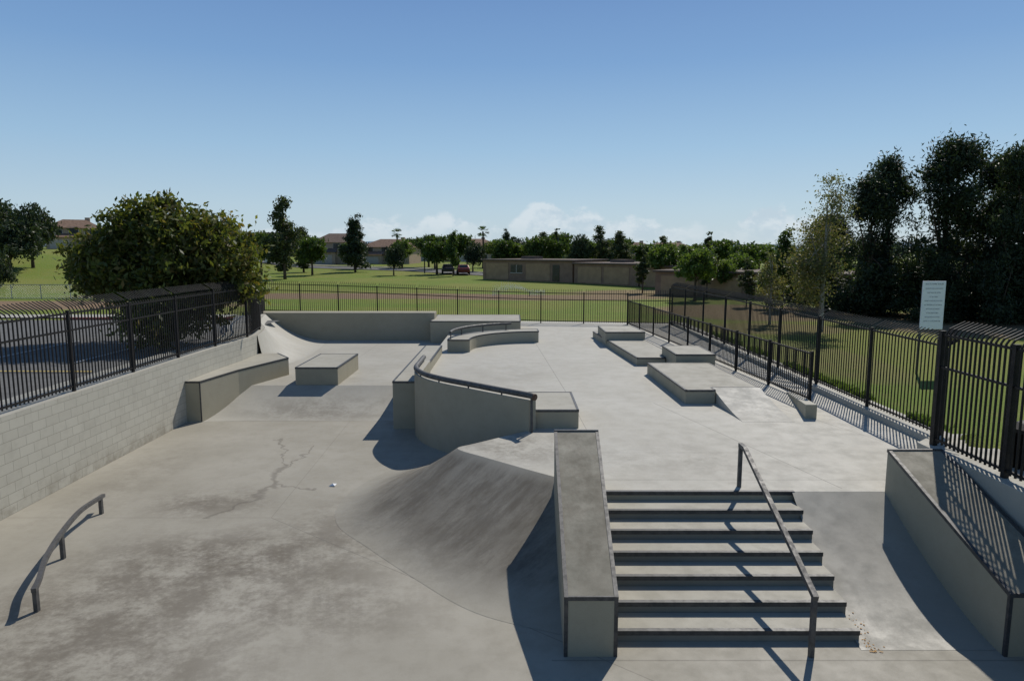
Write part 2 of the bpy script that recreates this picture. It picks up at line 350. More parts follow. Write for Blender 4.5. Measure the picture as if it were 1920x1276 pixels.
for (x,y,z) in ((-8.03,12.8,.31),(-7.5,10.84,.42),(-6.78,9.16,.34)):
    p=MB(); p.box(x-.03,x+.03,y-.03,y+.03,-.02,z); p.make('post',[M_rail],parent=gr)
t=MB(); t.sq([(3.93,11.42,1.79),(3.93,11.18,1.79),(3.79,8.02,.80)],.034)
hr=t.make('handrail',[M_rail],label='square steel handrail running down the concrete stairs',cat='handrail')
p=MB(); p.box(3.90,3.96,11.36,11.42,1.0,1.78); p.make('post',[M_rail],parent=hr)
p=MB(); p.box(3.76,3.82,8.03,8.09,-.05,.80); p.make('post',[M_rail],parent=hr)
# ------------------------------------------------------------------ walls
W=[(-9.75,-7),(-9.75,10),(-9.75,20),(-9.72,22),(-9.6,24),(-9.62,25.5),(-10.2,28),(-11.1,30),(-11.8,32),(-12.5,34.6)]
V,F,mi=bandmesh(W,.3,-.3,1.95); add('retaining_wall',V,F,[M_block,M_walk],mi=mi,label='beige concrete block retaining wall carrying a black fence',cat='wall')
V,F,mi=bandmesh(offset(W,.3),1.1,1.0,1.86); add('pavement',V,F,[M_walk,M_walk],mi=mi,kind='structure')
f=MB(); f.box(-12.9,-3.9,34.2,35.2,-.2,2.0); f.make('retaining_wall',[M_paint],label='plain grey concrete wall behind the middle level',cat='wall',bev=.02)
f=MB(); f.box(8.78,9.12,13.9,38.0,-.3,1.2,0); f.make('kerb_wall',[M_walk],label='low concrete kerb wall beneath the tall fence',cat='wall',bev=.02)
V,F,mi=prism([(7.27,-6),(7.6,-6),(7.6,11.7),(9.12,13.85),(9.12,14.05),(8.78,14.05),(8.78,13.95),(7.27,11.9)],-.3,lambda x,y:1.7-.45*smooth(12.2,13.9,y))
add('retaining_wall',V,F,[M_walk,M_walk],mi=mi,bev=.02,label='smooth grey concrete retaining wall beside a sloping ledge',cat='wall')
V,F,mi=prism([(9.12,14.2),(9.75,14.2),(9.75,38.4),(9.12,38.4)],.3,1.07); add('mowing_strip',V,F,[M_walk,M_walk],mi=mi,kind='structure')
V,F,mi=prism([(7.6,-6),(8.4,-6),(8.4,11.4),(9.9,13.6),(9.9,14.3),(9.12,14.3),(9.12,13.85),(7.6,11.7)],.3,lambda x,y:1.69-.5*smooth(12.2,13.9,y)); add('mowing_strip',V,F,[M_walk,M_walk],mi=mi,kind='structure')
# ------------------------------------------------------------------ terrain
def hgt(x,y):
    z=1.0+1.3*smooth(60,170,y)
    z+=.75*smooth(-6,-12,x)*(1-smooth(30,60,y))
    z+=3.6*smooth(-38,-75,x)*smooth(55,100,y)
    z+=.62*smooth(5,7,x)*smooth(15,12.5,y)
    return z
foot=[(p[0],p[1]) for p in offset(W,.7)]
foot=foot+[(-3.5,34.8),(-3.4,35.9),(.6,35.9),(.6,38.6),(8.9,37.5),(9.4,37.4),(9.4,14.0),(8.0,11.6),(8.0,-6.5)]
foot[0]=(-10.45,-6.5)
def inside(x,y,P=foot):
    r=False;n=len(P);j=n-1
    for i in range(n):
        xi,yi=P[i];xj,yj=P[j]
        if (yi>y)!=(yj>y) and x<(xj-xi)*(y-yi)/(yj-yi)+xi: r=not r
        j=i
    return r
def axis(a,b,step,lo,hi):
    s=list(np.arange(a,b+.001,step)); d=step; v=s[-1]
    while v<hi: d*=1.35; v+=d; s.append(v)
    d=step; v=s[0]
    while v>lo: d*=1.35; v-=d; s.insert(0,v)
    return s
xs=axis(-16,12,.3,-3000,3000); ys=axis(-8,42,.3,-300,5000)
V=[];F=[]
xs=sorted(set([round(float(v),3) for v in xs]+[float(v) for v in range(-120,121,4)])); ys=sorted(set([round(float(v),3) for v in ys]+[float(v) for v in range(44,221,4)]))
for y in ys:
    for x in xs: V.append((x,y,-.6 if inside(x,y) else hgt(x,y)))
nx=len(xs)
for j in range(len(ys)-1):
    for i in range(nx-1): a=j*nx+i; F.append((a,a+1,a+nx+1,a+nx))
add('ground',V,F,M_grass,kind='structure',smooth=True)
def sheet(name,path,w,mat,dz=.05,kind='structure'):
    A=offset(path,w/2);Bp=offset(path,-w/2); V=[];F=[]
    for i in range(len(path)): V+=[(*A[i],hgt(*A[i])+dz),(*Bp[i],hgt(*Bp[i])+dz)]
    for i in range(len(path)-1): F.append((2*i,2*i+1,2*i+3,2*i+2))
    return add(name,V,F,mat,kind=kind)
def lerp_path(a,b,n): return [(a[0]+(b[0]-a[0])*i/n,a[1]+(b[1]-a[1])*i/n) for i in range(n+1)]
sheet('parking_lot',lerp_path((-21.5,2),(-21.5,33),16),20.5,M_asph,.04)
sheet('pavement',lerp_path((-40,35.2),(-14.5,35.2),12),2.2,M_walk,.06)
f=MB(); f.box(-22,-13.4,33.3,33.5,1.6,1.84); f.make('kerb',[M_redk],kind='structure')
for i in range(4):
    sheet('parking_line',lerp_path((-13-3*i,20.),(-13-3*i,25),2),.1,M_wline,.05)
sheet('parking_line',lerp_path((-16,18.6),(-11.6,18.6),2),.12,M_yel,.05)
sheet('road',lerp_path((-70,150),(-16,118),10)+lerp_path((-12,114),(10,90),8),7,M_asph,.08)
sheet('road',lerp_path((-70,157),(-14,124),10),1.6,M_walk,.12)
# ------------------------------------------------------------------ fences
def fence(path,zf,height,label,bay=2.4,sp=.125,tip=0,midr=None,group=None,pr=.012,post=.032,name='iron_fence',th=.26):
    pts=[Vector(p) for p in path]; tot=0;cum=[0]
    for a,c in zip(pts[:-1],pts[1:]): tot+=(c-a).length; cum.append(tot)
    def at(s):
        for i in range(len(pts)-1):
            if s<=cum[i+1]+1e-6:
                t=(s-cum[i])/(cum[i+1]-cum[i]); p=pts[i].lerp(pts[i+1],t); d=(pts[i+1]-pts[i]).normalized(); return p,d
        return pts[-1],(pts[-1]-pts[-2]).normalized()
    p0,_=at(0); e=empty(name,(p0.x,p0.y,zf(p0.x,p0.y)),label,'fence',group); off=Vector(e.location)
    def mk(mb,nm):
        mb.V=[tuple(Vector(v)-off) for v in mb.V]; return mb.make(nm,[M_fence],parent=e)
    nb=max(1,round(tot/bay)); 
    for k in range(nb+1):
        s=tot*k/nb; p,d=at(s); z=zf(p.x,p.y); mb=MB(); mb.sq([(p.x,p.y,z-.05),(p.x,p.y,z+height+.03)],post); mk(mb,'post')
    rails=MB()
    hs=[.12,height-.04]+([height-midr] if midr else [])
    n=max(2,int(tot/.8))
    for h in hs:
        q=[at(tot*i/n)[0] for i in range(n+1)]; rails.sq([(p.x,p.y,zf(p.x,p.y)+h) for p in q],.02)
    mk(rails,'rail')
    for k in range(nb):
        mb=MB(); a=tot*k/nb; c=tot*(k+1)/nb; m=int((c-a)/sp)
        for i in range(1,m):
            s=a+(c-a)*i/m; p,d=at(s); z=zf(p.x,p.y); l=Vector((-d.y,d.x))*1.
            if tip: 
                P_=[(p.x,p.y,z+.06),(p.x,p.y,z+height),(p.x+l.x*tip*.15,p.y+l.y*tip*.15,z+height+th*.35),(p.x+l.x*tip,p.y+l.y*tip,z+height+th)]
                mb.sq(P_,[pr,pr,pr,pr*.7])
            else: mb.sq([(p.x,p.y,z+.06),(p.x,p.y,z+height)],pr)
        mk(mb,'picket_panel')
    return e
fp=[p for p in offset(W,.15)]
fp=[(fp[0][0],3.)]+fp[1:]+[(-13.8,38),(-15,41)]
fp=[(p.x,p.y) for p in catmull([(*q,0) for q in fp],4)]
fence(fp,lambda x,y:1.95 if y<34.6 else 1.95-.5*smooth(34.6,36,y),1.80,'long curving black iron fence with bent spikes on block wall',tip=.34,midr=.42,pr=.0115,th=.27,sp=.12)
fence([(-15,41),(8.75,37.2)],lambda x,y:1.43+(1.05-1.43)*smooth(-15,4,x),1.72,'straight black iron fence between skatepark and grass field',tip=.12,midr=.4,bay=2.3,th=.18,pr=.011)
fence([(8.6,37.2),(8.95,28),(8.95,13.95)],lambda x,y:1.05 if y>37 else 1.2,1.98,'tall black iron fence with bent spikes beside green grass',tip=.28,midr=None,bay=2.75,th=.22,pr=.0105,sp=.13)
fence([(8.93,13.9),(7.44,11.75)],lambda x,y:1.7-.45*smooth(12.2,13.9,y),1.85,'short black iron fence panel on a stepped wall',tip=.2,midr=.6,bay=2.6,th=.18)
fence([(7.44,11.7),(7.44,3)],lambda x,y:1.7,2.0,'heavy black iron fence panels on a concrete wall',tip=.3,midr=.6,bay=1.9,pr=.013,post=.04,sp=.105,th=.2)
fence([(6.35,37.3),(8.0,18.)],lambda x,y:1.05,1.36,'low black iron railing separating the deck from side path',bay=2.4,sp=.12,pr=.0095,name='iron_railing')
V,F,mi=prism([(7.12,16.2),(7.4,16.2),(8.1,19.3),(7.9,19.3)],.9,lambda x,y:1.07+.33*smooth(19.3,16.3,y)); add('kerb_wall',V,F,[M_paint,M_ltop],mi=mi,label='short tapering concrete kerb by the end of a railing',cat='wall',bev=.01)
# ------------------------------------------------------------------ trees
rng=np.random.default_rng(7)
def leaves(blobs,nclump,per,size,spread,flat=.7,aspect=.5,shell=.55):
    vols=np.array([b[3]*b[4]*b[5] for b in blobs])**.8; vols/=vols.sum()
    idx=rng.choice(len(blobs),nclump,p=vols); B=np.array(blobs)[idx]
    d=rng.normal(size=(nclump,3)); d/=np.linalg.norm(d,axis=1)[:,None]
    r=shell+(1-shell)*rng.random(nclump); r=np.where(rng.random(nclump)<.22,r*.6,r); r*=rng.uniform(.85,1.12,nclump)
    c=B[:,:3]+d*r[:,None]*B[:,3:6]
    cs=rng.uniform(.6,1.4,nclump)*spread
    C_=np.repeat(c,per,0); S=np.repeat(cs,per)
    p=C_+rng.normal(size=(nclump*per,3))*S[:,None]*np.array([1,1,flat])
    n=len(p); u=rng.normal(size=(n,3)); u/=np.linalg.norm(u,axis=1)[:,None]
    w=rng.normal(size=(n,3)); w-=u*(u*w).sum(1)[:,None]; w/=np.linalg.norm(w,axis=1)[:,None]
    s=size*rng.uniform(.6,1.3,n)[:,None]
    V=np.stack([p-u*s,p+w*s*aspect,p+u*s,p-w*s*aspect],1).reshape(-1,3)
    F=np.arange(4*n).reshape(-1,4)
    return V,F,c
def add_np(name,V,F,mat,parent=None,**k):
    me=bpy.data.meshes.new(name); me.vertices.add(len(V)); me.vertices.foreach_set('co',V.ravel())
    me.loops.add(F.size); me.loops.foreach_set('vertex_index',F.ravel().astype(np.int32))
    me.polygons.add(len(F)); me.polygons.foreach_set('loop_start',np.arange(0,F.size,4,dtype=np.int32)); me.polygons.foreach_set('loop_total',np.full(len(F),4,dtype=np.int32))
    me.materials.append(mat); me.update(); me.validate()
    o=bpy.data.objects.new(name,me); COL.objects.link(o)
    if parent: o.parent=parent
    for a,v in k.items(): o[a]=v
    return o
def trunk(parent,h0,h1,r,crown,nb,mat,lean=0):
    mb=MB(); top=Vector((lean,0,h1))
    path=[Vector((0,0,-.3)),Vector((lean*.2+.05*r,0,h0*.5)),Vector((lean*.4,.03,h0)),Vector((lean*.8,-.05,(h0+h1)/2)),top]
    mb.tube(path,[r*1.25,r,r*.85,r*.5,r*.15],9)
    sel=crown[rng.choice(len(crown),min(nb,len(crown)),replace=False)]
    for c in sel:
        c=Vector(c); t=random.uniform(.0,.6); s=path[2].lerp(top,t); m_=s.lerp(c,.5)+Vector((0,0,.1*(c-s).length))
        mb.tube([s,m_,c],[r*.4*(1-t*.5),r*.22,r*.06],6)
    return mb.make('trunk',[mat],parent=parent,smooth=True)
def tree(name,loc,h,w,mat,label,style='round',n=260,per=34,leaf=.12,bark=None,h0=None,group=None,spr=.045):
    e=empty(name,loc,label,'tree',group); bark=bark or M_bark
    h0=h*.25 if h0 is None else h0; ch=h-h0; bl=[]
    if style=='round':
        for i in range(9):
            a=random.uniform(0,6.28); q=random.uniform(.25,.55)*w*.5; zz=h0+ch*random.uniform(.3,.75)
            bl.append((math.cos(a)*q,math.sin(a)*q,zz,w*.28,w*.28,ch*.24))
        bl.append((0,0,h0+ch*.55,w*.36,w*.36,ch*.42))
    elif style=='tall':
        for i in range(9):
            t=(i+.5)/9; rr=w*.5*(.55+.45*math.sin(math.pi*min(1,t*1.15)))*(1-.45*t)
            a=random.uniform(0,6.28); bl.append((math.cos(a)*rr*.4,math.sin(a)*rr*.4,h0+ch*t,rr*.7,rr*.7,ch*.13))
    elif style=='pine':
        for i in range(14):
            t=(i+.5)/14; rr=w*.5*(1-t*.72)*random.uniform(.8,1.1); a=i*2.4
            bl.append((math.cos(a)*rr*.5,math.sin(a)*rr*.5,h0+ch*t*.97,rr*.65,rr*.65,ch*.085))
        bl.append((0,0,h0+ch*.5,w*.22,w*.22,ch*.46))
    elif style=='grove':
        for i in range(38):
            t=random.random()**1.05; rr=w*.5*(1-.78*t**1.3); a=random.uniform(0,6.28); q=random.uniform(.2,1.1)*rr
            s_=w*random.uniform(.055,.12)
            bl.append((math.cos(a)*q,math.sin(a)*q,h0+ch*t*.97,s_*1.4,s_*1.4,s_*.75))
        bl.append((0,0,h0+ch*.40,w*.12,w*.12,ch*.34))
        bl.append((0,0,h0+ch*.12,w*.34,w*.34,ch*.13))
    V,F,c=leaves(bl,n,per,leaf,w*spr,aspect=.5 if style not in('pine','grove') else .3,shell=.35 if style=='grove' else .55,flat=1.1 if style=='grove' else .7)
    V[:,2]=np.maximum(V[:,2],h0*.5)
    add_np('crown',V,F,mat,e)
    trunk(e,h0,h0+ch*.8,max(.05,w*.032),c,16,bark)
    return e
def copy_tree(src,loc,s,rot,label,group):
    e=src.copy(); COL.objects.link(e); e.location=loc; e.rotation_euler=(0,0,rot); e.scale=s; e['label']=label; 
    if group: e['group']=group
    for ch in src.children:
        o=ch.copy(); COL.objects.link(o); o.parent=e
    return e
e=empty('magnolia_tree',(-12.7,25.2,1.75),'broad magnolia tree with glossy olive leaves overhanging a fence','tree')
bl=[(-2.1,0,3.1,1.5,1.4,1.2),(-.6,0,4.1,1.6,1.6,1.2),(1.2,0,3.8,1.5,1.5,1.2),(2.5,-.2,3.0,1.15,1.3,1.1),(-2.5,.2,2.4,1.0,1.2,.9),(0,-.6,2.7,2.4,1.6,1.4),(2.7,0,2.2,1.0,1.1,.8),(.2,.8,3.0,2.5,1.5,1.6),(-.3,0,4.8,1.0,1.0,.55),(.3,-1.5,1.5,1.5,1.2,1.1),(.8,-2.6,.8,1.0,1.0,.7),(1.6,-.8,1.4,1.0,1.0,.9)]
V,F,c=leaves(bl,1130,32,.12,.21,aspect=.42,shell=.6); V[:,2]=np.maximum(V[:,2],.1); add_np('crown',V,F,M_mag,e); trunk(e,1.0,4.4,.16,c,40,M_bark)
tree('sycamore_tree',(15.9,35,1.0),7.7,4.4,M_syc,'slender sycamore with pale trunk and thin greyish leaves','tall',340,26,.07,M_barkw,1.5,spr=.06)
tree('sycamore_tree',(14.4,38,1.0),4.2,2.6,M_syc,'small pale-trunked tree with thin greyish leaves','tall',110,24,.07,M_barkw,1.)
lp='tall dark green pine with dense drooping boughs'; gp='tall pines beside the school'
P1=tree('pine_tree',(22.3,43,1),8.4,5.6,M_pine,lp,'grove',520,44,.13,h0=.3,group=gp,spr=.042)
P2=tree('pine_tree',(26.3,42,1),10.6,8.0,M_pine,lp,'grove',820,46,.15,h0=.3,group=gp,spr=.036)
for (x,y,s,sz,r,src) in ((24.2,44.5,1.0,1.16,1.,P1),(30.5,43,1.05,.93,2.2,P2),(28.8,39,.7,.93,4.,P2),(32,38,.85,.8,5.1,P2),(35,44,1.05,1.0,.5,P2),(21.8,47,1.,.75,2.,P1),(24.5,39.5,.7,.45,3.3,P1)):
    copy_tree(src,(x,y,1),(s,s,sz),r,lp,gp)
gt='small trees around the field'
Tq=tree('tree',(19,48,1),5.5,2.8,M_grn,'slim leafy green tree near low school buildings','tall',170,30,.11,group=gt)
Tn=tree('tree',(17.1,60,1.),5.5,1.9,M_oliv,'very thin dark green tree near school buildings','tall',110,28,.12,group=gt)
Tl=tree('tree',(16.4,75,1.1),4.9,4.2,M_light,'bushy light green tree near school buildings','round',150,34,.16,group=gt)
Tr=tree('tree',(-11.5,105,1.6),5,5.5,M_grn,'rounded green tree at the edge of the field','round',170,34,.2,group=gt)
Td=tree('tree',(-60,82,hgt(-60,82)),6.5,8,M_pinef,'dark rounded tree on a grassy rise','round',220,34,.22,h0=1.,group=gt)
To=tree('tree',(-30.5,92,1.5),10.2,6.,M_oliv,'tall open grey-green tree at the edge of the field','tall',260,34,.2,h0=1.5,group=gt)
Tc=tree('conifer_tree',(-25.6,112,1.6),9.3,5.4,M_pinef,'dark conifer at the edge of the field','pine',300,36,.24,h0=1.,group=gt)
ks=(Tq,Tn,Tl,Tr,Td,To,Tc)
lab=dict(zip(map(id,ks),('slim leafy green tree at the edge of the field','very thin dark green tree','bushy light green tree near houses','rounded green tree at the edge of the field','dark rounded tree on a grassy rise','tall open grey-green tree','dark conifer near houses')))
hh=dict(zip(map(id,ks),(5.5,5.5,4.9,5.,6.5,10.2,9.3)))
ww=dict(zip(map(id,ks),(2.8,1.9,4.2,5.5,8.,6.,5.4)))
lst=[(-67,88,12.5,8,Td),(-64,78,10.6,7,Td),(-60,86,11.4,6,Td),(-44,58,5.6,3.2,Td),(-30,103,7.2,5,Tr),(-38,104,8,5,Tr),(-17.6,102,6.4,3.4,Td),(-8.6,100,7.8,3,Tq),(-6.4,112,6.7,4,Td),
(-1.3,112,6.8,4.5,Tr),(1.6,113,6.4,5,Tl),(4.3,110,7.4,5,Tr),(7.1,111,6.8,4,Tr),(10.7,108,8.0,4.3,Td),(13.9,108,8.6,4.4,To),(17.4,110,7.9,4.2,To),(18,72,5.6,2.2,Tq),(18.8,60,4.4,2.2,Tl),
(32,95,6,5,Tr),(36,100,6.2,6,Tl),(27,98,5.6,5,Tr),(22,112,6.2,6,Tr),(-13.5,120,7.8,5,Tr),(-20,125,7.2,5,Tl),(-38,165,8.5,5,Tr),(-50,120,9,7,Tr),(-44,108,8.5,6,To),(-48,92,8.2,6,Td),
(21,47,4.8,2.4,Tq),(40,88,7,5,To),(44,96,7,6,Tr),(-10,128,8.2,6,Tr),(-3,130,7.4,6,Tl),(26,120,6.3,6,Tr),(31,118,6.2,6,Tr),(-56,132,11,8,Td),(-24,165,8,6,Tr),(-70,92,12,9,Td),
(9,130,8.4,6,Tr),(15,132,7.4,6,Tl),(20,128,7.4,6,Tr),(1,128,8.0,6,Td),(-16,132,7.8,6,Tr),(12.5,112,6.0,5,Tl),(24,90,5.8,5,Tl),(20,88,5.6,4,Tr),(24,57,5,3.4,Tq),(28,62,5.4,4,Tl),(31,66,6,5,Tr),(22,66,5,3.4,Tl),(-28,122,7,5,Td),(36,120,7,7,Tr),
(12.6,66,5.4,2.,Tn),(15.0,56,5.4,3.4,Tl),(18.7,49,4.0,2.2,Tl),(20.5,47,5.4,2.4,Tq),(22.6,50,4.2,3.,Tr),(25,47,4.4,3.,Tl),(17.2,50,4.4,1.6,Tn),(24.5,112,7.2,4,To),(5.5,128,8.2,5,To),(-34,112,8.6,5,To),
(-32.5,136,6.5,4,Tr),(-41,136,7.2,5,Td),(-22,138,6.6,4,Tr),(-1,126,9.0,3,Tc),(19,124,8.4,3,Tc),(8,126,8.8,3.5,Tn)]
for (x,y,zt,w,src) in lst:
    z=hgt(x,y); k=id(src); H=zt-z; 
    copy_tree(src,(x,y,z),(w/ww[k],w/ww[k],H/hh[k]),random.uniform(0,6.28),lab[k],gt)
def palm(loc,h):
    e=empty('palm_tree',loc,'tall thin fan palm above distant rooftops','palm tree','distant palms')
    mb=MB(); mb.tube([(0,0,-.3),(.1,0,h*.5),(0,0,h)],[.22,.17,.15],8); mb.make('trunk',[M_bark],parent=e)
    V=[];F=[]
    for i in range(34):
        a=random.uniform(0,6.28); el=random.uniform(-.9,1.3); d=Vector((math.cos(a)*math.cos(el),math.sin(a)*math.cos(el),math.sin(el))); s=Vector((-math.sin(a),math.cos(a),0))
        b0=Vector((0,0,h)); l=1.0
        for j in range(7):
            g=(j-3)*.22; q=(d*math.cos(g)+s*math.sin(g)); o=len(V); m_=b0+d*l*.5
            V+=[m_,m_+q*l*.7+s*.05+Vector((0,0,-.1)),m_+q*l*.75+Vector((0,0,-.15)),m_-s*.06]; F.append((o,o+1,o+2,o+3))
    add('crown',V,F,M_grn,parent=e)
palm((-5.4,128,2),6.6); palm((-22.5,135,2),6.4)
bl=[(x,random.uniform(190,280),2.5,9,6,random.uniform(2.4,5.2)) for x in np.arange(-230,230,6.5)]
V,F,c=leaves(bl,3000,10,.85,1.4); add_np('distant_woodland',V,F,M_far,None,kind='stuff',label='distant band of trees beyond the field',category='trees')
n=2600; yy=rng.uniform(14.3,33,n); xx=9.62+np.abs(rng.normal(0,.16,n)); V=[];F=[]
for i in range(n):
    x,y=xx[i],yy[i]; 
    if math.sin(y*1.7)+math.sin(y*.63+1)<-.4: continue
    h=random.uniform(.06,.22); a=random.uniform(0,6.28); dx,dy=math.cos(a)*.03,math.sin(a)*.03; o=len(V)
    V+=[(x-dx,y-dy,1.03),(x+dx,y+dy,1.03),(x+dx*.3+random.uniform(-.06,.06),y+dy+random.uniform(-.06,.06),1.05+h),(x-dx*.3,y-dy,1.05+h*.7)]; F.append((o,o+1,o+2,o+3))
add('weeds',V,F,M_light,kind='stuff',label='ragged green weeds growing along the fence kerb',cat='weeds')
M_dead=simple('dead_leaves',(.60,.36,.14),.9)
V=[];F=[]
for i in range(70):
    x=4.60+.08*abs(random.gauss(0,1)); y=8.15+.75*random.random()**2; 
    s=max(0,(y-8.2)/2.95); z=1.05*s**1.5+.006+random.random()*.004; a=random.uniform(0,3.14); r=random.uniform(.008,.02); o=len(V)
    V+=[(x+math.cos(a)*r,y+math.sin(a)*r,z),(x-math.sin(a)*r*.6,y+math.cos(a)*r*.6,z+.003),(x-math.cos(a)*r,y-math.sin(a)*r,z),(x+math.sin(a)*r*.6,y-math.cos(a)*r*.6,z+.002)]; F.append((o,o+1,o+2,o+3))
add('fallen_leaves',V,F,M_dead,kind='stuff',label='dry brown leaves collected beside the bottom step',cat='leaves')
add('paper_litter',[(-4.0,14.35,.01),(-3.86,14.33,.02),(-3.84,14.42,.045),(-3.95,14.44,.03),(-3.92,14.38,.06)],[(0,1,4),(1,2,4),(2,3,4),(3,0,4)],M_white,label='crumpled scrap of white paper on the concrete',cat='litter')
# ------------------------------------------------------------------ buildings
M_stucco=simple('tan_stucco',(.46,.35,.25),.9,0,.15,2,.1)
M_brick=simple('brown_school_wall',(.31,.205,.14),.9,0,.25,1.5,.1)
M_ochre=simple('ochre_panel',(.42,.28,.165),.85,0,.2,1.5,.1)
M_roof=simple('clay_tile_roof',(.27,.18,.13),.9,0,.4,3,.1)
M_roof2=simple('brown_tile_roof',(.20,.15,.12),.9,0,.4,3,.1)
M_flat=simple('flat_roof_edge',(.16,.12,.095),.8,0,.2,3,.2)
M_glass=simple('dark_window_glass',(.02,.025,.03),.15,0,.3,3,.6)
M_trim=simple('cream_trim',(.5,.45,.38),.7)
def house(loc,w,d,h,rh,rot,roof,label):
    e=empty('house',loc,label,'house','houses beyond the field'); e.rotation_euler=(0,0,rot)
    mb=MB(); mb.box(-w/2,w/2,-d/2,d/2,-1,h); mb.box(-w*.5,-w*.02,-d/2-1.6,-d/2-.01,-1,h*.55); mb.make('wall',[M_stucco],parent=e)
    o=.5; mb=MB()
    V=[(-w/2-o,-d/2-o,h),(w/2+o,-d/2-o,h),(w/2+o,d/2+o,h),(-w/2-o,d/2+o,h),(-w*.22,0,h+rh),(w*.22,0,h+rh)]
    mb.ext(V,[(0,1,5,4),(1,2,5),(2,3,4,5),(3,0,4),(0,3,2,1)])
    y0=-d/2-2.1;y1=-d/2+.4;x0=-w/2-.4;x1=.1; hz=h*.55
    mb.ext([(x0,y0,hz),(x1,y0,hz),(x1,y1,hz+rh*.5),(x0,y1,hz+rh*.5),(x0,y1,hz-.1),(x1,y1,hz-.1)],[(0,1,2,3),(0,3,4),(1,5,2),(0,4,5,1)])
    rf=mb.make('roof',[roof],parent=e)
    mb=MB(); mb.box(w*.2,w*.2+.8,.2,1.,h,h+rh+.4); mb.make('chimney',[M_stucco],parent=rf)
    mb=MB(); mb.box(-w*.44,-w*.08,-d/2-1.66,-d/2-1.55,-.0,h*.42); mb.make('garage_door',[M_trim],parent=e)
    for (x,z) in ((w*.15,h*.15),(w*.35,h*.15),(-w*.3,h*.72),(w*.0,h*.72),(w*.3,h*.68)):
        mb=MB(); mb.box(x-.7,x+.7,-d/2-.06,-d/2+.02,z,z+1.1); wi=mb.make('window',[M_glass],parent=e)
        mb=MB(); 
        for q in ((x-.8,x-.7,z-.1,z+1.2),(x+.7,x+.8,z-.1,z+1.2),(x-.7,x+.7,z-.1,z),(x-.7,x+.7,z+1.1,z+1.2)): mb.box(q[0],q[1],-d/2-.09,-d/2+.02,q[2],q[3])
        mb.make('frame',[M_trim],parent=wi)
house((-38,152,hgt(-38,152)),10,9,4.6,2.,.1,M_roof2,'two-storey tan stucco house with brown tiled roof')
house((-27,154,hgt(-27,154)),11,9,3.6,1.8,-.15,M_roof,'tan stucco house with clay tiled hip roof')
house((-79,125,hgt(-79,125)),8,8,3.6,1.6,.5,M_roof,'tan house with red tiled roof on a grassy rise')
house((-60,170,2.3),12,9,5,2.2,.2,M_roof2,'two-storey tan stucco house with brown tiled roof')
house((-19,185,2.3),12,9,4,1.8,0,M_roof2,'tan stucco house with brown tiled roof')
house((29,170,2.3),13,9,3,1.8,0,M_roof,'distant tan house with red tiled roof')
house((40,176,2.3),13,9,3,1.8,.2,M_roof,'distant tan house with red tiled roof')
house((-10,178,2.3),12,9,4,1.8,.3,M_roof,'tan stucco house with clay tiled hip roof')
def school(p0,p1,d,h,label,pat):
    a=Vector(p0);c=Vector(p1); w=(c-a).length; e=empty('school_building',(a.x,a.y,hgt(a.x,a.y)),label,'building','low school buildings'); e.rotation_euler=(0,0,math.atan2(c.y-a.y,c.x-a.x))
    mb=MB(); mb.box(0,w,0,d,-.6,h); mb.make('wall',[M_brick],parent=e)
    mb=MB(); mb.box(-.2,w+.2,-.25,d+.2,h+.01,h+.2); rf=mb.make('roof',[M_flat],parent=e,bev=.03)
    mb=MB(); x=w*.25
    mb.box(x,x+2.2,4,6,h+.2,h+.55); mb.make('roof_unit',[M_flat],parent=rf)
    x=.6;i=0
    while x<w-1.6:
        t=pat[i%len(pat)]; i+=1
        if t=='p':
            if x+3.6>w-.1: break
            mb=MB(); mb.box(x,x+3.6,-.05,.02,.1,h-.3); mb.make('wall_panel',[M_ochre],parent=e); x+=4.0
        elif t=='w':
            if x+1.9>w-.1: break
            mb=MB(); mb.box(x,x+1.8,-.04,.02,1.0,h-.5); wi=mb.make('window',[M_glass],parent=e)
            mb=MB(); mb.box(x+.86,x+.94,-.07,.02,1.0,h-.5); mb.box(x-.08,x+1.88,-.07,.02,.9,1.0); mb.make('frame',[M_trim],parent=wi); x+=2.4
        else:
            mb=MB(); mb.box(x,x+1.0,-.05,.02,0,min(2.05,h-.2)); mb.make('door',[M_glass],parent=e); x+=1.7
school((-3.9,92),(7.4,84),9,2.5,'long low brown school building with flat roof','pwpdpw')
school((7.6,83.8),(14.2,77),9,2.3,'low ochre and brown school block with flat roof','ppdp')
school((14.3,76.5),(20.3,70),9,2.2,'low brown school block behind small trees','pwpd')
school((13.4,64),(20.4,58.4),8,2.1,'low ochre school block with flat roof','pppd')
school((20.6,58),(28.8,52),8,2.1,'low brown school building with flat roof','pwdpwp')
school((28.9,51.8),(44,48.5),8,2.3,'low brown school building shaded by pines','pwpdpw')
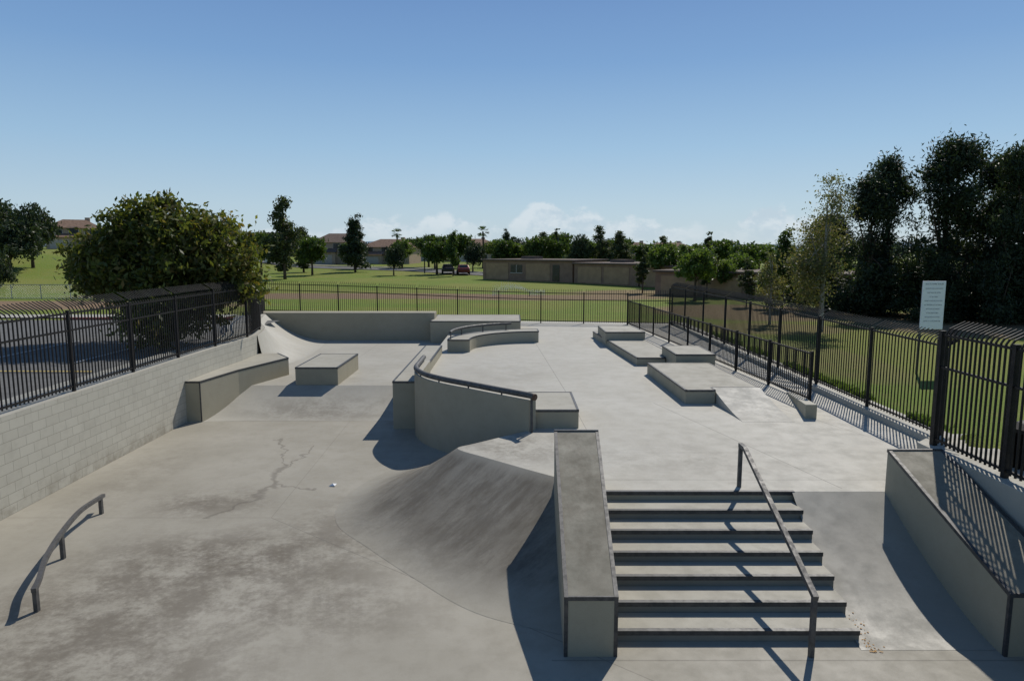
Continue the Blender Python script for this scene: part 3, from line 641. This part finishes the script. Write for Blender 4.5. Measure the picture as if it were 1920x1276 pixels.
def car(loc,rot,col,label):
    e=empty('parked_car',loc,label,'car','cars parked along the road'); e.rotation_euler=(0,0,rot)
    prof=[(-2.15,.35),(-2.2,.75),(-2.05,.95),(-1.5,1.0),(-1.0,1.42),(.35,1.45),(1.05,1.0),(1.95,.85),(2.2,.6),(2.18,.35)]
    V=[];n=len(prof)
    for s in (-1,1):
        for (x,z) in prof: V.append((x,s*(.86 if z<1.1 else .68),z))
    F=[tuple(range(n)),tuple(range(2*n-1,n-1,-1))]+[(i,n+i,n+(i+1)%n,(i+1)%n) for i in range(n)]
    mt=simple('car_paint',col,.3,.2,.05); add('body',V,F,mt,parent=e,bev=.05)
    mb=MB()
    mb.ext([(-1.38,-.80,1.05),(.85,-.80,1.05),(.32,-.70,1.38),(-1.0,-.70,1.38)],[(0,1,2,3)]); mb.ext([(-1.38,.80,1.05),(.85,.80,1.05),(.32,.70,1.38),(-1.0,.70,1.38)],[(3,2,1,0)])
    mb.ext([(-1.52,-.6,1.04),(-1.52,.6,1.04),(-1.1,.55,1.40),(-1.1,-.55,1.40)],[(0,3,2,1)]); mb.ext([(1.03,-.6,1.06),(1.03,.6,1.06),(.48,.55,1.42),(.48,-.55,1.42)],[(0,1,2,3)])
    mb.make('window',[M_glass],parent=e)
    for x in (-1.35,1.35):
        for y in (-.84,.84):
            mb=MB(); mb.tube([(x,y-.1,.33),(x,y+.1,.33)],.33,14); mb.make('wheel',[M_fence],parent=e)
car((-7.4,104,hgt(-7.4,104)+.08),1.7,(.16,.02,.02),'dark red saloon car parked by the road')
car((-9.9,106,hgt(-9.9,106)+.08),1.7,(.03,.03,.035),'black saloon car parked by the road')
car((-46,134,hgt(-46,134)+.08),.3,(.7,.7,.7),'white car parked near houses')
car((18.5,125,hgt(18.5,125)),0,(.7,.7,.7),'white car parked beyond school buildings')
def lamp(loc,h):
    e=empty('street_lamp',loc,'tall grey street lamp with a short arm','street lamp','street lamps')
    mb=MB(); mb.tube([(0,0,0),(0,0,h)],[.1,.06],8); mb.tube([(0,0,h-.05),(1.2,0,h+.1)],.04,6); mb.make('pole',[M_steel],parent=e)
    mb=MB(); mb.box(1.0,1.7,-.15,.15,h+.05,h+.2); mb.make('lamp_head',[M_steel],parent=e,bev=.03)
lamp((-13.5,106,1.6),5.8); lamp((7.5,112,1.7),5.6); lamp((15,112,1.7),5.2)
M_water,nt,b=newmat('water_drops'); b.inputs['Base Color'].default_value=(.8,.85,.9,1); b.inputs['Roughness'].default_value=.3
e=empty('lawn_sprinkler',(1.6,62,1.05),'field sprinkler throwing a white spray of water','sprinkler')
mb=MB(); mb.tube([(0,0,-.1),(0,0,.3),(.02,0,.36)],[.04,.04,.07],8); mb.make('sprinkler_head',[M_steel],parent=e)
V=[];F=[]
for i in range(3000):
    t=random.random()**.8; sp=random.gauss(0,.1+.4*t); x=-3.4*t; z=.35+1.9*t-2.1*t*t+random.gauss(0,.06+.26*t); y=sp; z=max(z,.05)
    if random.random()<.3: x=1.4*random.random(); z=random.random()*.5
    r=random.uniform(.008,.016); o=len(V); V+=[(x-r,y,z),(x,y+r*.3,z-r),(x+r,y,z),(x,y-r*.3,z+r)]; F.append((o,o+1,o+2,o+3))
add('water_spray',V,F,M_water,parent=e)
e=empty('park_rules_sign',(13.95,22.6,1.0),'white rules sign board on two posts behind the fence','sign')
mb=MB(); mb.box(-.38,.38,-.02,.02,1.50,3.1); mb.make('sign_board',[M_white],parent=e,bev=.01)
mb=MB(); mb.box(-.36,-.30,.025,.08,-.1,3.0); mb.make('post',[M_steel],parent=e)
mb=MB(); mb.box(.30,.36,.025,.08,-.1,3.0); mb.make('post',[M_steel],parent=e)
def text(body,size,x,z,parent,y=-.024):
    cu=bpy.data.curves.new('t','FONT'); cu.body=body; cu.size=size; cu.align_x='CENTER'; cu.extrude=.001
    o=bpy.data.objects.new('t',cu); COL.objects.link(o); bpy.context.view_layer.update()
    me=bpy.data.meshes.new_from_object(o.evaluated_get(bpy.context.evaluated_depsgraph_get())); bpy.data.objects.remove(o)
    me.materials.clear(); me.materials.append(M_ink)
    t=bpy.data.objects.new('lettering',me); COL.objects.link(t); t.parent=parent; t.rotation_euler=(math.pi/2,0,0); t.location=(x,y,z)
text('SKATE PARK RULES',.07,0,2.98,e)
body=['HELMETS KNEE AND ELBOW','PADS MUST BE WORN','AT ALL TIMES','NO BICYCLES OR SCOOTERS','NO SMOKING NO ALCOHOL','NO FOOD OR DRINKS','IN THE SKATE AREA','NO GRAFFITI ALLOWED','SKATE AT YOUR OWN RISK']
for i,bd in enumerate(body): text(bd,.045,0,2.84-.135*i,e)
e=empty('trash_can',(8.25,10.5,1.66),'round dark slatted trash can behind the fence','trash can')
mb=MB()
for i in range(20):
    a=i*math.pi/10; x,y=.28*math.cos(a),.28*math.sin(a); mb.sq([(x,y,0),(x*1.05,y*1.05,.6)],.03)
mb.make('slat',[M_fence],parent=e)
mb=MB(); mb.tube([(0,0,.02),(0,0,.58)],[.25,.26],20); mb.make('liner',[M_fence],parent=e)
mb=MB(); mb.tube([(0,0,.6),(0,0,.66),(0,0,.74),(0,0,.78)],[.33,.33,.22,.05],20); mb.make('lid',[M_fence],parent=e)
M_galv=simple('galvanised_wire',(.35,.36,.37),.5,.5,.1)
e=empty('chain_link_fence',(0,0,0),'galvanised chain-link fence across the grass field','fence')
xs_=np.arange(-70,-24,2.5)
for x in xs_:
    mb=MB(); z=hgt(x,58); mb.tube([(x,58,z),(x,58,z+1.25)],.035,6); mb.make('post',[M_galv],parent=e)
mb=MB(); 
for k in (.06,1.22): mb.tube([(x,58,hgt(x,58)+k) for x in xs_],.03,6)
mb.make('rail',[M_galv],parent=e)
mb=MB()
for x in np.arange(-70,-25.3,.22):
    z=hgt(x,58); mb.sq([(x,58,z+.05),(x+1.15,58,z+1.2)],.006); mb.sq([(x+1.15,58,z+.05),(x,58,z+1.2)],.006)
mb.make('wire_mesh',[M_galv],parent=e)
V=[];F=[]
n=120
for i in range(n+1):
    x=-2200+4400*i/n; h=18+22*math.exp(-((x+330)/260)**2)+10*math.sin(i*.31)+6*math.sin(i*.9+1)
    V+=[(x,2600,-5),(x,2750,h*.6+6),(x,3000,h+8)]
for i in range(n):
    a=3*i; F+=[(a,a+3,a+4,a+1),(a+1,a+4,a+5,a+2)]
M_hill=simple('hazy_hill',(.20,.26,.32),1,0,.1,.01,0)
add('hills',V,F,M_hill,kind='structure',smooth=True)
# ------------------------------------------------------------------ light, world, camera
az=math.radians(28); el=math.radians(46)
S=Vector((math.sin(az)*math.cos(el),math.cos(az)*math.cos(el),math.sin(el)))
sun=bpy.data.lights.new('sun','SUN'); sun.energy=3.7; sun.angle=math.radians(.53); sun.color=(1,.945,.86)
so=bpy.data.objects.new('sun',sun); COL.objects.link(so); so.rotation_euler=(-S).to_track_quat('-Z','Y').to_euler(); so.location=(20,30,40)
w=bpy.data.worlds.new('World'); sc.world=w; w.use_nodes=True; nt=w.node_tree; bg=nt.nodes['Background']
sky=nt.nodes.new('ShaderNodeTexSky'); sky.sky_type='NISHITA'; sky.sun_disc=False; sky.sun_elevation=el; sky.sun_rotation=az
sky.air_density=1.; sky.dust_density=.2; sky.ozone_density=3.
STR=.08
tc=nt.nodes.new('ShaderNodeTexCoord'); D=tc.outputs['Generated']; s=nt.nodes.new('ShaderNodeSeparateXYZ'); L(nt,D,s.inputs[0])
Z=s.outputs[2]
gr_=nt.nodes.new('ShaderNodeValToRGB'); L(nt,Z,gr_.inputs[0]); els=gr_.color_ramp.elements
stops=[(0,(.51,.63,.72)),(.06,(.47,.62,.74)),(.14,(.34,.53,.73)),(.25,(.20,.37,.64)),(.36,(.135,.265,.54)),(.6,(.06,.14,.31)),(1,(.05,.10,.22))]
while len(els)<len(stops): els.new(.5)
for i,(p,c) in enumerate(stops): els[i].position=p; els[i].color=(*c,1)
grs=vmath(nt,'MULTIPLY',gr_.outputs[0],(1/STR,1/STR,1/STR))
skc=mix(nt,.84,sky.outputs[0],grs)
ax=math_(nt,'DIVIDE',s.outputs[0],math_(nt,'MAXIMUM',s.outputs[1],.05))
def bumpf(c,wd,h): return math_(nt,'MULTIPLY',ramp(nt,math_(nt,'ABSOLUTE',math_(nt,'SUBTRACT',ax,c)),wd,0.),h)
top=None
for c,wd,h in ((.045,.08,.047),(.10,.10,.033),(.17,.10,.022),(.37,.08,.045),(.43,.10,.028),(-.20,.20,.022),(-.10,.16,.027),(.27,.12,.014),(.8,.2,.03)):
    k=bumpf(c,wd,h); top=k if top is None else math_(nt,'MAXIMUM',top,k)
top=math_(nt,'ADD',top,.023)
nz=noise(nt,vmath(nt,'MULTIPLY',D,(1,1,1.6)),26,9,.62); nl=noise(nt,vmath(nt,'MULTIPLY',D,(1,1,3)),9,4,.5)
edge=math_(nt,'ADD',top,math_(nt,'ADD',math_(nt,'MULTIPLY',math_(nt,'SUBTRACT',nz,.5),.05),math_(nt,'MULTIPLY',math_(nt,'SUBTRACT',nl,.5),.025)))
cm=ramp(nt,math_(nt,'SUBTRACT',edge,Z),-.001,.012)
cm=math_(nt,'MULTIPLY',cm,ramp(nt,nl,.30,.55,.4,.85))
cm=math_(nt,'MULTIPLY',cm,ramp(nt,Z,.0,.04,.35,.85))
cm=math_(nt,'MULTIPLY',cm,ramp(nt,s.outputs[1],.0,.3))
shade=mix(nt,ramp(nt,nz,.38,.58),(.52/STR,.63/STR,.72/STR),(.70/STR,.77/STR,.82/STR))
cc=mix(nt,cm,skc,shade)
L(nt,cc,bg.inputs[0]); bg.inputs[1].default_value=STR
cam=bpy.data.cameras.new('camera'); cam.lens=24; cam.sensor_width=36; cam.clip_end=8000; cam.clip_start=.1
co=bpy.data.objects.new('camera',cam); COL.objects.link(co); co.location=(0,0,5.1); co.rotation_euler=(math.radians(90-7.5),0,0); sc.camera=co
